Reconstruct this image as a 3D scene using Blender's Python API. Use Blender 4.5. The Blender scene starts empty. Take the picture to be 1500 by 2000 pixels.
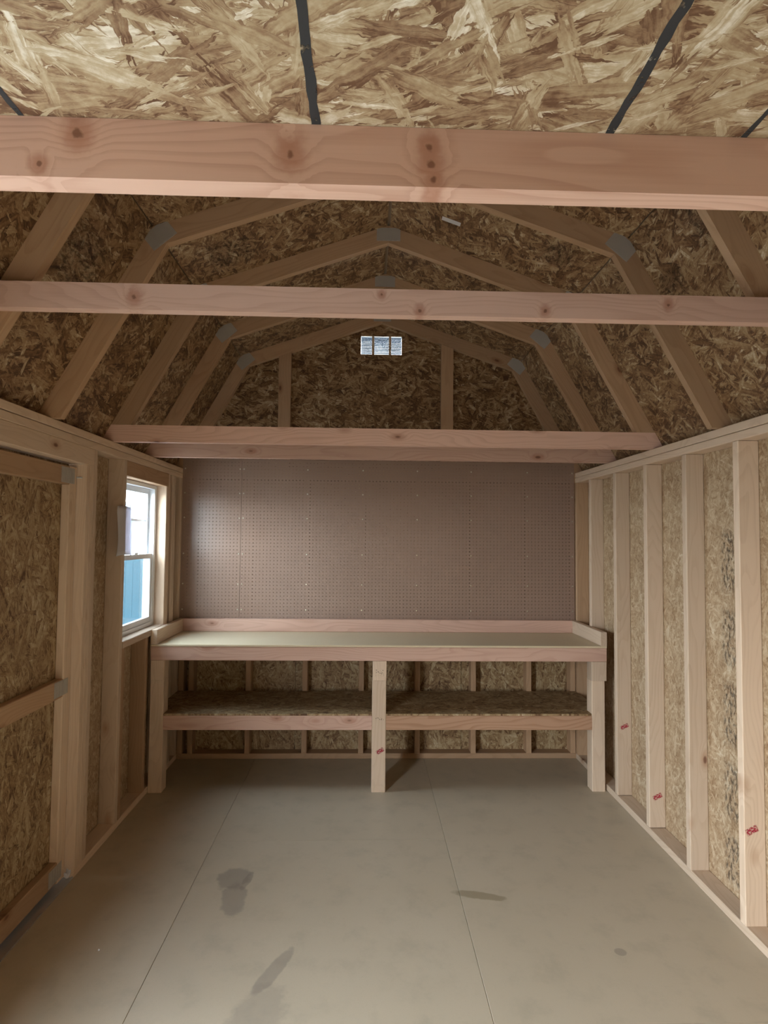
import bpy, math, random
from mathutils import Vector, Matrix

random.seed(7)
scene = bpy.context.scene
COL = scene.collection

# ------------------------------------------------------------------ camera
F_PX = 1165.6
CAM = Vector((-0.1061, -4.3597, 1.5804))
cr = Vector((0.9995, -0.0306, 0.0095)).normalized()
cf = Vector((0.0302, 0.9986, 0.0444)).normalized()
cu = cr.cross(cf).normalized()
cr = cf.cross(cu).normalized()
cam_data = bpy.data.cameras.new("camera")
cam_data.sensor_fit = 'HORIZONTAL'
cam_data.sensor_width = 36.0
cam_data.lens = F_PX / 1500.0 * 36.0
cam_data.clip_start = 0.02
cam = bpy.data.objects.new("camera", cam_data)
M = Matrix.Identity(4)
for i in range(3):
    M[i][0], M[i][1], M[i][2], M[i][3] = cr[i], cu[i], -cf[i], CAM[i]
cam.matrix_world = M
COL.objects.link(cam)
scene.camera = cam

# ------------------------------------------------------------------ world / light / exposure
world = bpy.data.worlds.new("sky")
scene.world = world
world.use_nodes = True
wn = world.node_tree
wn.nodes.clear()
w_out = wn.nodes.new('ShaderNodeOutputWorld')
w_bg = wn.nodes.new('ShaderNodeBackground')
w_tc = wn.nodes.new('ShaderNodeTexCoord')
w_sep = wn.nodes.new('ShaderNodeSeparateXYZ')
w_ramp = wn.nodes.new('ShaderNodeValToRGB')
wn.links.new(w_tc.outputs['Generated'], w_sep.inputs[0])
wn.links.new(w_sep.outputs['Z'], w_ramp.inputs[0])
w_ramp.color_ramp.elements[0].color = (0.88, 0.95, 1.0, 1)
w_ramp.color_ramp.elements[1].color = (0.66, 0.82, 1.0, 1)
wn.links.new(w_ramp.outputs[0], w_bg.inputs[0])
w_bg.inputs[1].default_value = 1.0
wn.links.new(w_bg.outputs[0], w_out.inputs[0])

vs = scene.view_settings
vs.view_transform = 'Standard'
vs.look = 'None'
vs.gamma = 1.0
vs.use_curve_mapping = False
vs.exposure = 5.27


def portal(loc, rot, sx, sy):
    ld = bpy.data.lights.new("sky_portal", 'AREA')
    ld.shape = 'RECTANGLE'
    ld.size, ld.size_y = sx, sy
    ld.cycles.is_portal = True
    o = bpy.data.objects.new("sky_portal", ld)
    o.location = loc
    o.rotation_euler = rot
    COL.objects.link(o)


portal((-1.60, -0.68, 1.45), (0, math.radians(-90), 0), 0.95, 0.7)      # window, faces +X
portal((-1.60, -3.76, 1.0), (0, math.radians(-90), 0), 2.0, 0.98)      # unseen open doorway left of the camera, put in to match the light



# ------------------------------------------------------------------ node helpers
class NT:
    def __init__(self, name):
        self.m = bpy.data.materials.new(name)
        self.m.use_nodes = True
        self.t = self.m.node_tree
        self.t.nodes.clear()
        self.out = self.t.nodes.new('ShaderNodeOutputMaterial')

    def n(self, typ, **kw):
        nd = self.t.nodes.new(typ)
        for k, v in kw.items():
            setattr(nd, k, v)
        return nd

    def put(self, sock, v):
        if isinstance(v, bpy.types.NodeSocket):
            self.t.links.new(v, sock)
        elif v is not None:
            sock.default_value = v

    def math(self, op, a, b=None, c=None, clamp=False):
        nd = self.n('ShaderNodeMath', operation=op, use_clamp=clamp)
        self.put(nd.inputs[0], a)
        self.put(nd.inputs[1], b)
        self.put(nd.inputs[2], c)
        return nd.outputs[0]

    def vmath(self, op, a, b=None):
        nd = self.n('ShaderNodeVectorMath', operation=op)
        self.put(nd.inputs[0], a)
        self.put(nd.inputs[1], b)
        return nd.outputs[0]

    def mix(self, f, a, b, blend='MIX'):
        nd = self.n('ShaderNodeMix', data_type='RGBA', blend_type=blend)
        self.put(nd.inputs[0], f)
        self.put(nd.inputs[6], a)
        self.put(nd.inputs[7], b)
        return nd.outputs[2]

    def mixf(self, f, a, b):
        nd = self.n('ShaderNodeMix', data_type='FLOAT')
        self.put(nd.inputs[0], f)
        self.put(nd.inputs[2], a)
        self.put(nd.inputs[3], b)
        return nd.outputs[0]

    def smooth(self, v, lo, hi, a=0.0, b=1.0):
        nd = self.n('ShaderNodeMapRange', interpolation_type='SMOOTHSTEP')
        self.put(nd.inputs[0], v)
        nd.inputs[1].default_value, nd.inputs[2].default_value = lo, hi
        nd.inputs[3].default_value, nd.inputs[4].default_value = a, b
        return nd.outputs[0]

    def noise(self, vec, scale, detail=3.0, rough=0.5, dist=0.0, col=False):
        nd = self.n('ShaderNodeTexNoise')
        self.put(nd.inputs['Vector'], vec)
        nd.inputs['Scale'].default_value = scale
        nd.inputs['Detail'].default_value = detail
        nd.inputs['Roughness'].default_value = rough
        nd.inputs['Distortion'].default_value = dist
        return nd.outputs[1 if col else 0]

    def ramp(self, f, stops):
        nd = self.n('ShaderNodeValToRGB')
        self.put(nd.inputs[0], f)
        el = nd.color_ramp.elements
        while len(el) < len(stops):
            el.new(0.5)
        for e, (p, c) in zip(el, stops):
            e.position = p
            e.color = (*c, 1)
        return nd.outputs[0]

    def bsdf(self, color, rough=0.6, spec=0.3, metal=0.0, bump=None, bstr=0.2, bdist=0.002):
        b = self.n('ShaderNodeBsdfPrincipled')
        self.put(b.inputs['Base Color'], color if not isinstance(color, tuple) else (*color, 1))
        self.put(b.inputs['Roughness'], rough)
        self.put(b.inputs['Specular IOR Level'], spec)
        self.put(b.inputs['Metallic'], metal)
        if bump is not None:
            bp = self.n('ShaderNodeBump')
            bp.inputs['Strength'].default_value = bstr
            bp.inputs['Distance'].default_value = bdist
            self.put(bp.inputs['Height'], bump)
            self.put(b.inputs['Normal'], bp.outputs[0])
        return b

    def done(self, sh):
        self.t.links.new(sh.outputs[0], self.out.inputs[0])
        return self.m


def obj_co(T):
    """Object coordinates shifted by a random amount per object."""
    co = T.n('ShaderNodeTexCoord').outputs['Object']
    rnd = T.n('ShaderNodeObjectInfo').outputs['Random']
    cmb = T.n('ShaderNodeCombineXYZ')
    T.put(cmb.inputs[0], T.math('MULTIPLY', rnd, 71.0))
    T.put(cmb.inputs[1], T.math('MULTIPLY', rnd, 23.0))
    T.put(cmb.inputs[2], T.math('MULTIPLY', rnd, 9.0))
    return T.vmath('ADD', co, cmb.outputs[0]), rnd


def scale3(T, v, s):
    return T.vmath('MULTIPLY', v, s)


def wood(name, light, dark, knot=(0.16, 0.07, 0.04), contrast=0.55, var=0.25, rough=0.62, knots=0.55, placed=()):
    T = NT(name)
    co, rnd = obj_co(T)
    dmin = None
    raw = T.n('ShaderNodeTexCoord').outputs['Object']
    for kx, ky, kr in placed:                 # single knots at known spots of this board
        ln = T.n('ShaderNodeVectorMath', operation='LENGTH')
        T.put(ln.inputs[0], T.vmath('MULTIPLY', T.vmath('SUBTRACT', raw, (kx, ky, 0.0)), (0.012 / kr, 0.010 / kr, 0.0)))
        d1_ = ln.outputs['Value']
        dmin = d1_ if dmin is None else T.math('MINIMUM', dmin, d1_)
    if dmin is not None:
        dmin = T.math('ADD', dmin, T.math('MULTIPLY', T.math('SUBTRACT', T.noise(raw, 75.0, 3.0), 0.5), 0.014))
    kv = T.n('ShaderNodeTexVoronoi', feature='F1')
    T.put(kv.inputs['Vector'], scale3(T, co, (4.0, 8.5, 4.0)))
    kv.inputs['Scale'].default_value = 1.0
    kd = kv.outputs['Distance']
    ksel = T.math('GREATER_THAN', T.n_sep(kv.outputs['Color'], 0), 1.0 - knots)
    # growth rings, bent around the knots
    warp = T.noise(scale3(T, co, (0.9, 5.0, 5.0)), 1.0, 2.0, 0.5)
    near = T.math('MULTIPLY', T.smooth(kd, 0.0, 0.42, 1.0, 0.0), ksel)
    sy = T.n_sep(co, 1)
    sz = T.n_sep(co, 2)
    ph = T.math('ADD', T.math('MULTIPLY', sy, 34.0), T.math('MULTIPLY', sz, 25.0))
    ph = T.math('ADD', ph, T.math('MULTIPLY', warp, 17.0))
    ph = T.math('ADD', ph, T.math('MULTIPLY', near, 2.2))
    if dmin is not None:
        ph = T.math('ADD', ph, T.smooth(dmin, 0.004, 0.055, 1.5, 0.0))
    ring = T.math('FRACT', ph)
    ringv = T.math('MULTIPLY', T.smooth(ring, 0.35, 0.93), T.smooth(ring, 0.93, 1.0, 1.0, 0.0))
    fib = T.noise(scale3(T, co, (4.0, 170.0, 170.0)), 1.0, 3.0, 0.6)
    blot = T.noise(scale3(T, co, (1.6, 8.0, 8.0)), 1.0, 2.0, 0.5)
    f = T.math('ADD', T.math('MULTIPLY', ringv, contrast), T.math('MULTIPLY', T.math('SUBTRACT', fib, 0.5), 0.55))
    f = T.math('ADD', f, T.math('MULTIPLY', T.math('SUBTRACT', blot, 0.5), 0.7), clamp=True)
    c = T.mix(f, (*light, 1), (*dark, 1))
    hsv = T.n('ShaderNodeHueSaturation')
    T.put(hsv.inputs['Value'], T.math('ADD', T.math('MULTIPLY', rnd, var), 1.0 - var * 0.5))
    T.put(hsv.inputs['Color'], c)
    c = hsv.outputs[0]
    halo = T.math('MULTIPLY', T.smooth(kd, 0.08, 0.26, 0.5, 0.0), ksel)
    c = T.mix(halo, c, (dark[0] * 0.8, dark[1] * 0.62, dark[2] * 0.5, 1))
    core = T.math('MULTIPLY', T.smooth(kd, 0.045, 0.10, 0.85, 0.0), ksel)
    c = T.mix(core, c, (*knot, 1))
    if dmin is not None:
        c = T.mix(T.smooth(dmin, 0.008, 0.034, 0.6, 0.0), c, (dark[0] * 0.8, dark[1] * 0.6, dark[2] * 0.5, 1))
        c = T.mix(T.smooth(dmin, 0.003, 0.008, 0.75, 0.0), c, (*knot, 1))
    return T.done(T.bsdf(c, rough, 0.25, bump=fib, bstr=0.12, bdist=0.0006))


def n_sep(self, v, i):
    s = self.n('ShaderNodeSeparateXYZ')
    self.put(s.inputs[0], v)
    return s.outputs[i]


NT.n_sep = n_sep


def osb(name, stops, sc=1.0, rough=0.55, soft=0.5, along=0.0, crev=0.35, relief=False):
    """Oriented strand board: overlapping long flakes in several directions."""
    T = NT(name)
    co, rnd = obj_co(T)
    jag = T.noise(co, 34.0 * sc, 3.0, 0.7, col=True)
    cj = T.vmath('ADD', co, scale3(T, T.vmath('SUBTRACT', jag, (0.5, 0.5, 0.5)), (0.012 / sc, 0.012 / sc, 0.0)))
    best_p = best_v = None
    lay = [(8, 8, 30), (36, 12, 42), (-27, 9, 34), (78, 15, 48), (-62, 13, 46), (-8, 16, 70), (24, 24, 110)]
    for k, (ang, lx, ly) in enumerate(lay):
        rot = T.n('ShaderNodeVectorRotate', rotation_type='Z_AXIS')
        T.put(rot.inputs['Vector'], cj)
        rot.inputs['Angle'].default_value = math.radians(ang + along)
        v = T.vmath('MULTIPLY', rot.outputs[0], (lx * sc, ly * sc, 0.0))
        v = T.vmath('ADD', v, (k * 13.7, k * 5.1, k * 3.3))
        tear = T.noise(T.vmath('MULTIPLY', v, (0.9, 3.2, 1.0)), 1.0, 2.0, 0.7, col=True)
        v = T.vmath('ADD', v, T.vmath('MULTIPLY', T.vmath('SUBTRACT', tear, (0.5, 0.5, 0.5)), (1.5, 0.55, 0.0)))
        vo = T.n('ShaderNodeTexVoronoi', feature='F1', voronoi_dimensions='2D')
        T.put(vo.inputs['Vector'], v)
        vo.inputs['Scale'].default_value = 1.0
        cc = vo.outputs['Color']
        fibre = T.noise(T.vmath('MULTIPLY', v, (0.35, 5.0, 1.0)), 1.0, 2.0, 0.6)
        pr = T.n_sep(cc, 0)
        pr = T.math('SUBTRACT', pr, T.math('MULTIPLY', vo.outputs['Distance'], 0.22))
        tone = T.math('ADD', T.math('MULTIPLY', T.math('SUBTRACT', T.n_sep(cc, 1), 0.5), soft), 0.5)
        tone = T.math('ADD', tone, T.math('MULTIPLY', T.math('SUBTRACT', fibre, 0.5), 0.9))
        tone = T.math('SUBTRACT', tone, T.smooth(fibre, 0.58, 0.74, 0.0, crev))
        # strand edges are a little darker
        tone = T.math('SUBTRACT', tone, T.smooth(vo.outputs['Distance'], 0.35, 0.75, 0.0, 0.30))
        if best_p is None:
            best_p, best_v = pr, tone
        else:
            g = T.smooth(T.math('SUBTRACT', pr, best_p), -0.012, 0.012)
            best_v = T.mixf(g, best_v, tone)
            best_p = T.math('MAXIMUM', pr, best_p)
    fine = T.noise(co, 70.0 * sc, 4.0, 0.65)
    val = T.math('ADD', best_v, T.math('MULTIPLY', T.math('SUBTRACT', fine, 0.5), 0.75))
    big = T.noise(co, 5.0, 3.0, 0.6)
    val = T.math('ADD', val, T.math('MULTIPLY', T.math('SUBTRACT', big, 0.5), 0.5))
    val = T.math('ADD', val, 0.0, clamp=True)
    c = T.ramp(val, stops)
    return T.done(T.bsdf(c, rough, 0.3, bump=best_v if relief else fine, bstr=0.3 if relief else 0.2, bdist=0.0012 if relief else 0.0006))


def plain(name, col, rough=0.6, spec=0.3, metal=0.0, nz=0.12, nscale=20.0):
    T = NT(name)
    co = T.n('ShaderNodeTexCoord').outputs['Object']
    nv = T.noise(co, nscale, 3.0)
    c = T.mix(T.math('MULTIPLY', nv, nz * 2), (*col, 1), tuple(x * 0.6 for x in col) + (1,))
    return T.done(T.bsdf(c, rough, spec, metal))


MAT = {}
MAT['fir'] = wood('fir_lumber', (0.66, 0.44, 0.345), (0.46, 0.26, 0.185), knots=0.5, contrast=0.34)
MAT['fir_joist'] = wood('fir_knotty', (0.66, 0.45, 0.36), (0.46, 0.26, 0.19), contrast=0.42, knots=0.0, var=0.0,
                        placed=[(-0.513, 0.020, 0.012), (-0.565, -0.025, 0.007), (-0.218, -0.002, 0.012), (-0.022, 0.014, 0.010), (-0.020, -0.010, 0.011), (-0.016, -0.032, 0.009)])
MAT['fir_tie'] = wood('fir_tie', (0.66, 0.45, 0.36), (0.46, 0.26, 0.19), contrast=0.3, knots=0.0, var=0.0,
                      placed=[(-0.863, -0.002, 0.014), (0.063, -0.027, 0.010), (-0.063, 0.024, 0.008), (0.478, -0.020, 0.010), (0.89, 0.009, 0.010)])
MAT['fir_dark'] = wood('fir_lumber_warm', (0.52, 0.315, 0.20), (0.36, 0.185, 0.10), knots=0.4)
MAT['pine'] = wood('pine_lumber', (0.64, 0.495, 0.365), (0.48, 0.335, 0.22), contrast=0.3, knots=0.35)
MAT['rafter'] = wood('rafter_lumber', (0.44, 0.285, 0.17), (0.31, 0.18, 0.095), contrast=0.3, knots=0.35)
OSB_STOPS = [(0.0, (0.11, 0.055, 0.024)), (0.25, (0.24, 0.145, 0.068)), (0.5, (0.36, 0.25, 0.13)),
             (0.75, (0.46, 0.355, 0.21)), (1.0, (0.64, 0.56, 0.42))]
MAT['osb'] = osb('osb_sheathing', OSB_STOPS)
MAT['osb_loft'] = osb('osb_loft_deck', [(0.0, (0.13, 0.068, 0.038)), (0.22, (0.245, 0.155, 0.092)), (0.48, (0.375, 0.285, 0.175)),
                                        (0.72, (0.48, 0.405, 0.28)), (1.0, (0.74, 0.70, 0.61))], sc=0.88, soft=0.7, crev=0.5, relief=True)
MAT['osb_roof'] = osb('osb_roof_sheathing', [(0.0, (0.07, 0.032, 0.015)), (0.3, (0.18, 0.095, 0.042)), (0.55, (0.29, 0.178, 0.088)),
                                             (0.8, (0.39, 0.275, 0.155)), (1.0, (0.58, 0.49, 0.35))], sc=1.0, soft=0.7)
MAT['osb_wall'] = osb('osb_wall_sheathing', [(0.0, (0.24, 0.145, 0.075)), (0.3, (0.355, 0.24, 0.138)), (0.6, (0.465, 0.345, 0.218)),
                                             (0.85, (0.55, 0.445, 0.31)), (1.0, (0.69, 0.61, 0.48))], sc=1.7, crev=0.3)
MAT['skin'] = plain('exterior_cladding', (0.30, 0.22, 0.15))
MAT['steel'] = plain('galvanized_steel', (0.46, 0.43, 0.39), 0.5, 0.5, 0.25)
MAT['screw'] = plain('zinc_screw', (0.75, 0.72, 0.62), 0.3, 0.5, 0.8)
MAT['vinyl'] = plain('white_vinyl', (0.80, 0.82, 0.84), 0.35, 0.5, nz=0.03)
MAT['alu'] = plain('grey_aluminium', (0.55, 0.56, 0.58), 0.3, 0.5, 0.85, nz=0.05)
MAT['ventgrey'] = plain('dark_grey_louvre', (0.075, 0.094, 0.115), 0.5, 0.3)
MAT['paper'] = None
MAT['gravel'] = plain('gravel_ground', (0.24, 0.23, 0.21), 0.9, 0.1, nz=0.4, nscale=8.0)
MAT['roofing'] = plain('shingle_roof', (0.16, 0.22, 0.24), 0.8, 0.2, nz=0.3, nscale=12.0)
MAT['trimwhite'] = plain('white_trim_paint', (0.78, 0.80, 0.80), 0.5)
MAT['shedblue'] = plain('dark_teal_siding', (0.018, 0.085, 0.12), 0.6, nz=0.06, nscale=3.0)


def mk_paper():
    T = NT('white_paper')
    d = T.n('ShaderNodeBsdfDiffuse')
    d.inputs[0].default_value = (0.78, 0.76, 0.76, 1)
    tr = T.n('ShaderNodeBsdfTranslucent')
    tr.inputs[0].default_value = (0.70, 0.70, 0.78, 1)
    mx = T.n('ShaderNodeMixShader')
    mx.inputs[0].default_value = 0.35
    T.t.links.new(d.outputs[0], mx.inputs[1])
    T.t.links.new(tr.outputs[0], mx.inputs[2])
    return T.done(mx)


MAT['paper'] = mk_paper()


def mk_glass():
    T = NT('window_glass')
    tr = T.n('ShaderNodeBsdfTransparent')
    tr.inputs[0].default_value = (0.97, 0.985, 0.985, 1)
    gl = T.n('ShaderNodeBsdfGlossy')
    gl.inputs['Roughness'].default_value = 0.02
    lw = T.n('ShaderNodeLayerWeight')
    lw.inputs[0].default_value = 0.5
    mx = T.n('ShaderNodeMixShader')
    T.put(mx.inputs[0], T.math('ADD', T.math('MULTIPLY', T.math('POWER', lw.outputs['Facing'], 5.0), 0.9), 0.03))
    T.t.links.new(tr.outputs[0], mx.inputs[1])
    T.t.links.new(gl.outputs[0], mx.inputs[2])
    return T.done(mx)


def mk_screen():
    T = NT('insect_screen')
    tr = T.n('ShaderNodeBsdfTransparent')
    d = T.n('ShaderNodeBsdfDiffuse')
    d.inputs[0].default_value = (0.03, 0.05, 0.06, 1)
    mx = T.n('ShaderNodeMixShader')
    mx.inputs[0].default_value = 0.50
    T.t.links.new(tr.outputs[0], mx.inputs[1])
    T.t.links.new(d.outputs[0], mx.inputs[2])
    return T.done(mx)


def mk_ink(name, col, lo, hi, nsc=60.0, stretch=(1, 1, 1), maxa=0.85, edge=True):
    """Ink printed on wood: broken up by noise, fading towards the rim of its patch."""
    T = NT(name)
    tc = T.n('ShaderNodeTexCoord')
    co = tc.outputs['Object']
    gen = tc.outputs['Generated']
    nv = T.noise(T.vmath('MULTIPLY', co, stretch), nsc, 3.0, 0.6)
    a = T.smooth(nv, lo, hi, 0.0, maxa)
    if edge:
        gx = T.math('ABSOLUTE', T.math('SUBTRACT', T.n_sep(gen, 0), 0.5))
        gy = T.math('ABSOLUTE', T.math('SUBTRACT', T.n_sep(gen, 1), 0.5))
        e = T.math('MAXIMUM', gx, gy)
        e2 = T.math('ADD', e, T.math('MULTIPLY', T.math('SUBTRACT', nv, 0.5), 0.25))
        a = T.math('MULTIPLY', a, T.smooth(e2, 0.36, 0.5, 1.0, 0.0))
    b = T.bsdf(col, 0.7, 0.15)
    tr = T.n('ShaderNodeBsdfTransparent')
    mx = T.n('ShaderNodeMixShader')
    T.put(mx.inputs[0], a)
    T.t.links.new(tr.outputs[0], mx.inputs[1])
    T.t.links.new(b.outputs[0], mx.inputs[2])
    return T.done(mx)


MAT['glass'] = mk_glass()
MAT['screen'] = mk_screen()
MAT['ink_line'] = mk_ink('black_marker_ink', (0.042, 0.044, 0.048), 0.25, 0.42, 55.0, (1, 1, 1), 0.93, False)
MAT['ink_red'] = mk_ink('red_stamp_ink', (0.42, 0.03, 0.06), 0.38, 0.55, 120.0, (1, 1, 1), 0.85)
MAT['ink_grey'] = mk_ink('grey_print_ink', (0.05, 0.045, 0.045), 0.46, 0.62, 30.0, (1.0, 2.2, 1), 0.5)
MAT['ink_dots'] = mk_ink('black_dot_ink', (0.05, 0.05, 0.05), 0.55, 0.62, 110.0, (1, 1, 1), 0.8)


def mk_floor():
    T = NT('particleboard_floor')
    geo = T.n('ShaderNodeNewGeometry').outputs['Position']
    co, rnd = obj_co(T)
    big = T.noise(co, 1.6, 3.0, 0.55)
    mid = T.noise(co, 9.0, 4.0, 0.6)
    fine = T.noise(co, 260.0, 3.0, 0.7)
    c = T.mix(big, (0.46, 0.385, 0.275, 1), (0.53, 0.45, 0.335, 1))
    c = T.mix(T.math('MULTIPLY', T.smooth(mid, 0.45, 0.75), 0.35), c, (0.33, 0.29, 0.215, 1))
    c = T.mix(T.math('MULTIPLY', T.smooth(fine, 0.55, 0.8), 0.25), c, (0.22, 0.19, 0.14, 1))
    wob = T.math('MULTIPLY', T.math('SUBTRACT', T.noise(geo, 14.0, 3.0, 0.6), 0.5), 0.9)

    def blob(c, cx, cy, rx, ry, ang, col, amt):
        rot = T.n('ShaderNodeVectorRotate', rotation_type='Z_AXIS')
        T.put(rot.inputs['Vector'], T.vmath('SUBTRACT', geo, (cx, cy, 0)))
        rot.inputs['Angle'].default_value = math.radians(-ang)
        v = T.vmath('MULTIPLY', rot.outputs[0], (1 / rx, 1 / ry, 0))
        ln = T.n('ShaderNodeVectorMath', operation='LENGTH')
        T.put(ln.inputs[0], v)
        d = T.math('ADD', ln.outputs['Value'], wob)
        return T.mix(T.smooth(d, 0.85, 1.15, amt, 0.0), c, (*col, 1))
    dk = (0.22, 0.185, 0.15)
    c = blob(c, -0.70, -1.50, 0.075, 0.085, 0, dk, 0.55)
    c = blob(c, -0.665, -1.66, 0.055, 0.12, 8, dk, 0.5)
    c = blob(c, -0.635, -1.52, 0.018, 0.07, -8, dk, 0.5)
    c = blob(c, 0.41, -1.648, 0.115, 0.028, -14, (0.26, 0.205, 0.12), 0.65)
    c = blob(c, -0.425, -2.10, 0.03, 0.12, -25, dk, 0.45)
    c = blob(c, -0.45, -2.33, 0.09, 0.16, -12, dk, 0.3)
    c = blob(c, 0.89, -2.02, 0.022, 0.02, 0, dk, 0.5)
    rough = T.mixf(big, 0.36, 0.50)
    return T.done(T.bsdf(c, rough, 0.42, bump=fine, bstr=0.08, bdist=0.0008))


MAT['floor'] = mk_floor()


def mk_hardboard():
    T = NT('brown_hardboard')
    co, rnd = obj_co(T)
    a = T.noise(co, 2.2, 3.0, 0.55)
    b = T.noise(co, 300.0, 2.0, 0.6)
    c = T.mix(a, (0.29, 0.195, 0.148, 1), (0.35, 0.24, 0.185, 1))
    c = T.mix(T.math('MULTIPLY', b, 0.3), c, (0.24, 0.155, 0.115, 1))
    return T.done(T.bsdf(c, 0.34, 0.6, bump=b, bstr=0.05, bdist=0.0004))


MAT['hardboard'] = mk_hardboard()


def mk_top():
    T = NT('particleboard_benchtop')
    co, rnd = obj_co(T)
    a = T.noise(co, 3.0, 3.0, 0.55)
    b = T.noise(co, 220.0, 3.0, 0.7)
    c = T.mix(a, (0.62, 0.515, 0.345, 1), (0.69, 0.59, 0.41, 1))
    c = T.mix(T.math('MULTIPLY', T.smooth(b, 0.5, 0.8), 0.3), c, (0.33, 0.27, 0.16, 1))
    return T.done(T.bsdf(c, 0.5, 0.35, bump=b, bstr=0.06, bdist=0.0005))


MAT['benchtop'] = mk_top()

# ------------------------------------------------------------------ object helpers
MW = {}
_cache = {}


def link(name, mesh, mw, parent=None):
    o = bpy.data.objects.new(name, mesh)
    COL.objects.link(o)
    MW[o.name] = mw.copy()
    if parent is not None:
        o.parent = parent
        o.matrix_parent_inverse = Matrix.Identity(4)
        o.matrix_basis = MW[parent.name].inverted() @ mw
    else:
        o.matrix_basis = mw
    return o


def thing(name, label, cat, loc=(0, 0, 0), group=None):
    o = link(name, None, Matrix.Translation(Vector(loc)))
    o.empty_display_size = 0.1
    return tag(o, label, cat, group)


def tag(o, label, cat, group=None):
    o['label'] = label
    o['category'] = cat
    if group:
        o['group'] = group
    return o


def mesh_from(name, verts, faces, mat, smooth=False):
    me = bpy.data.meshes.new(name)
    me.from_pydata([tuple(v) for v in verts], [], faces)
    me.materials.append(MAT[mat])
    me.validate()
    me.update()
    return me


def bar_mesh(L, W, T, mat, ch=0.003):
    """A sawn board: long box with eased long edges."""
    key = (round(L, 4), round(W, 4), round(T, 4), mat, ch)
    if key in _cache:
        return _cache[key]
    ch = min(ch, T * 0.3)
    w, t = W / 2, T / 2
    prof = [(w - ch, -t), (w, -t + ch), (w, t - ch), (w - ch, t), (-w + ch, t), (-w, t - ch), (-w, -t + ch), (-w + ch, -t)]
    vs_ = [(-L / 2, y, z) for y, z in prof] + [(L / 2, y, z) for y, z in prof]
    fs = [list(range(7, -1, -1)), list(range(8, 16))]
    for i in range(8):
        j = (i + 1) % 8
        fs.append([i, j, j + 8, i + 8])
    me = mesh_from('board', vs_, fs, mat)
    _cache[key] = me
    return me


def frame(c, u, v):
    u = Vector(u).normalized()
    v = Vector(v).normalized()
    n = u.cross(v)
    m = Matrix.Identity(4)
    for i in range(3):
        m[i][0], m[i][1], m[i][2], m[i][3] = u[i], v[i], n[i], c[i]
    return m


def boardf(name, parent, c, u, v, L, W, T, mat, ch=0.003):
    return link(name, bar_mesh(L, W, T, mat, ch), frame(Vector(c), u, v), parent)


AX = [Vector((1, 0, 0)), Vector((0, 1, 0)), Vector((0, 0, 1))]


def box(name, parent, x0, x1, y0, y1, z0, z1, mat, ch=0.003):
    """Axis-aligned board; its grain runs along its longest side."""
    d = [abs(x1 - x0), abs(y1 - y0), abs(z1 - z0)]
    order = sorted(range(3), key=lambda i: -d[i])
    c = ((x0 + x1) / 2, (y0 + y1) / 2, (z0 + z1) / 2)
    return boardf(name, parent, c, AX[order[0]], AX[order[1]], d[order[0]], d[order[1]], d[order[2]], mat, ch)


def boxes_mesh(lst, mat):
    vs_, fs = [], []
    for (x0, x1, y0, y1, z0, z1) in lst:
        b = len(vs_)
        vs_ += [(x0, y0, z0), (x1, y0, z0), (x1, y1, z0), (x0, y1, z0), (x0, y0, z1), (x1, y0, z1), (x1, y1, z1), (x0, y1, z1)]
        fs += [[b + i for i in f] for f in ([0, 3, 2, 1], [4, 5, 6, 7], [0, 1, 5, 4], [1, 2, 6, 5], [2, 3, 7, 6], [3, 0, 4, 7])]
    return mesh_from('boxes', vs_, fs, mat)


def joined(name, parent, lst, mat, origin=(0, 0, 0)):
    o3 = Vector(origin)
    l2 = [(a - o3.x, b - o3.x, c - o3.y, d - o3.y, e - o3.z, f - o3.z) for a, b, c, d, e, f in lst]
    return link(name, boxes_mesh(l2, mat), Matrix.Translation(o3), parent)


def prism(name, parent, pts, y0, y1, dirxz, mat):
    """Polygon in the X-Z plane extruded along Y, stored in a frame whose local X follows dirxz."""
    cx = sum(p[0] for p in pts) / len(pts)
    cz = sum(p[1] for p in pts) / len(pts)
    u = Vector((dirxz[0], 0, dirxz[1])).normalized()
    v = Vector((-u.z, 0, u.x))
    fr = frame(Vector((cx, (y0 + y1) / 2, cz)), u, v)
    inv = fr.inverted()
    n = len(pts)
    loc = [inv @ Vector((x, y, z)) for y in (y0, y1) for x, z in pts]
    fs = [list(range(n)), list(range(2 * n - 1, n - 1, -1))]
    for i in range(n):
        j = (i + 1) % n
        fs.append([j, i, i + n, j + n])
    me = mesh_from('prism', loc, fs, mat)
    import bmesh
    bm = bmesh.new()
    bm.from_mesh(me)
    bmesh.ops.recalc_face_normals(bm, faces=bm.faces)
    bm.to_mesh(me)
    bm.free()
    return link(name, me, fr, parent)


def struct(o):
    o['kind'] = 'structure'
    return o


def decal(name, parent, c, u, v, L, W, mat, T=0.0003):
    me = mesh_from('ink', [(-L / 2, -W / 2, 0), (L / 2, -W / 2, 0), (L / 2, W / 2, 0), (-L / 2, W / 2, 0)], [[0, 1, 2, 3]], mat)
    return link(name, me, frame(Vector(c), u, v), parent)


# ------------------------------------------------------------------ dimensions
XI = 1.4365          # inner face of side-wall studs
XO = 1.5255          # inner face of wall sheathing
PT = 2.077           # top of wall plates
T2 = 0.038           # thickness of dimension lumber
ZS = 2.003           # underside of double top plate
YB = -4.76           # end wall behind the camera
YO = 0.089

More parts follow.
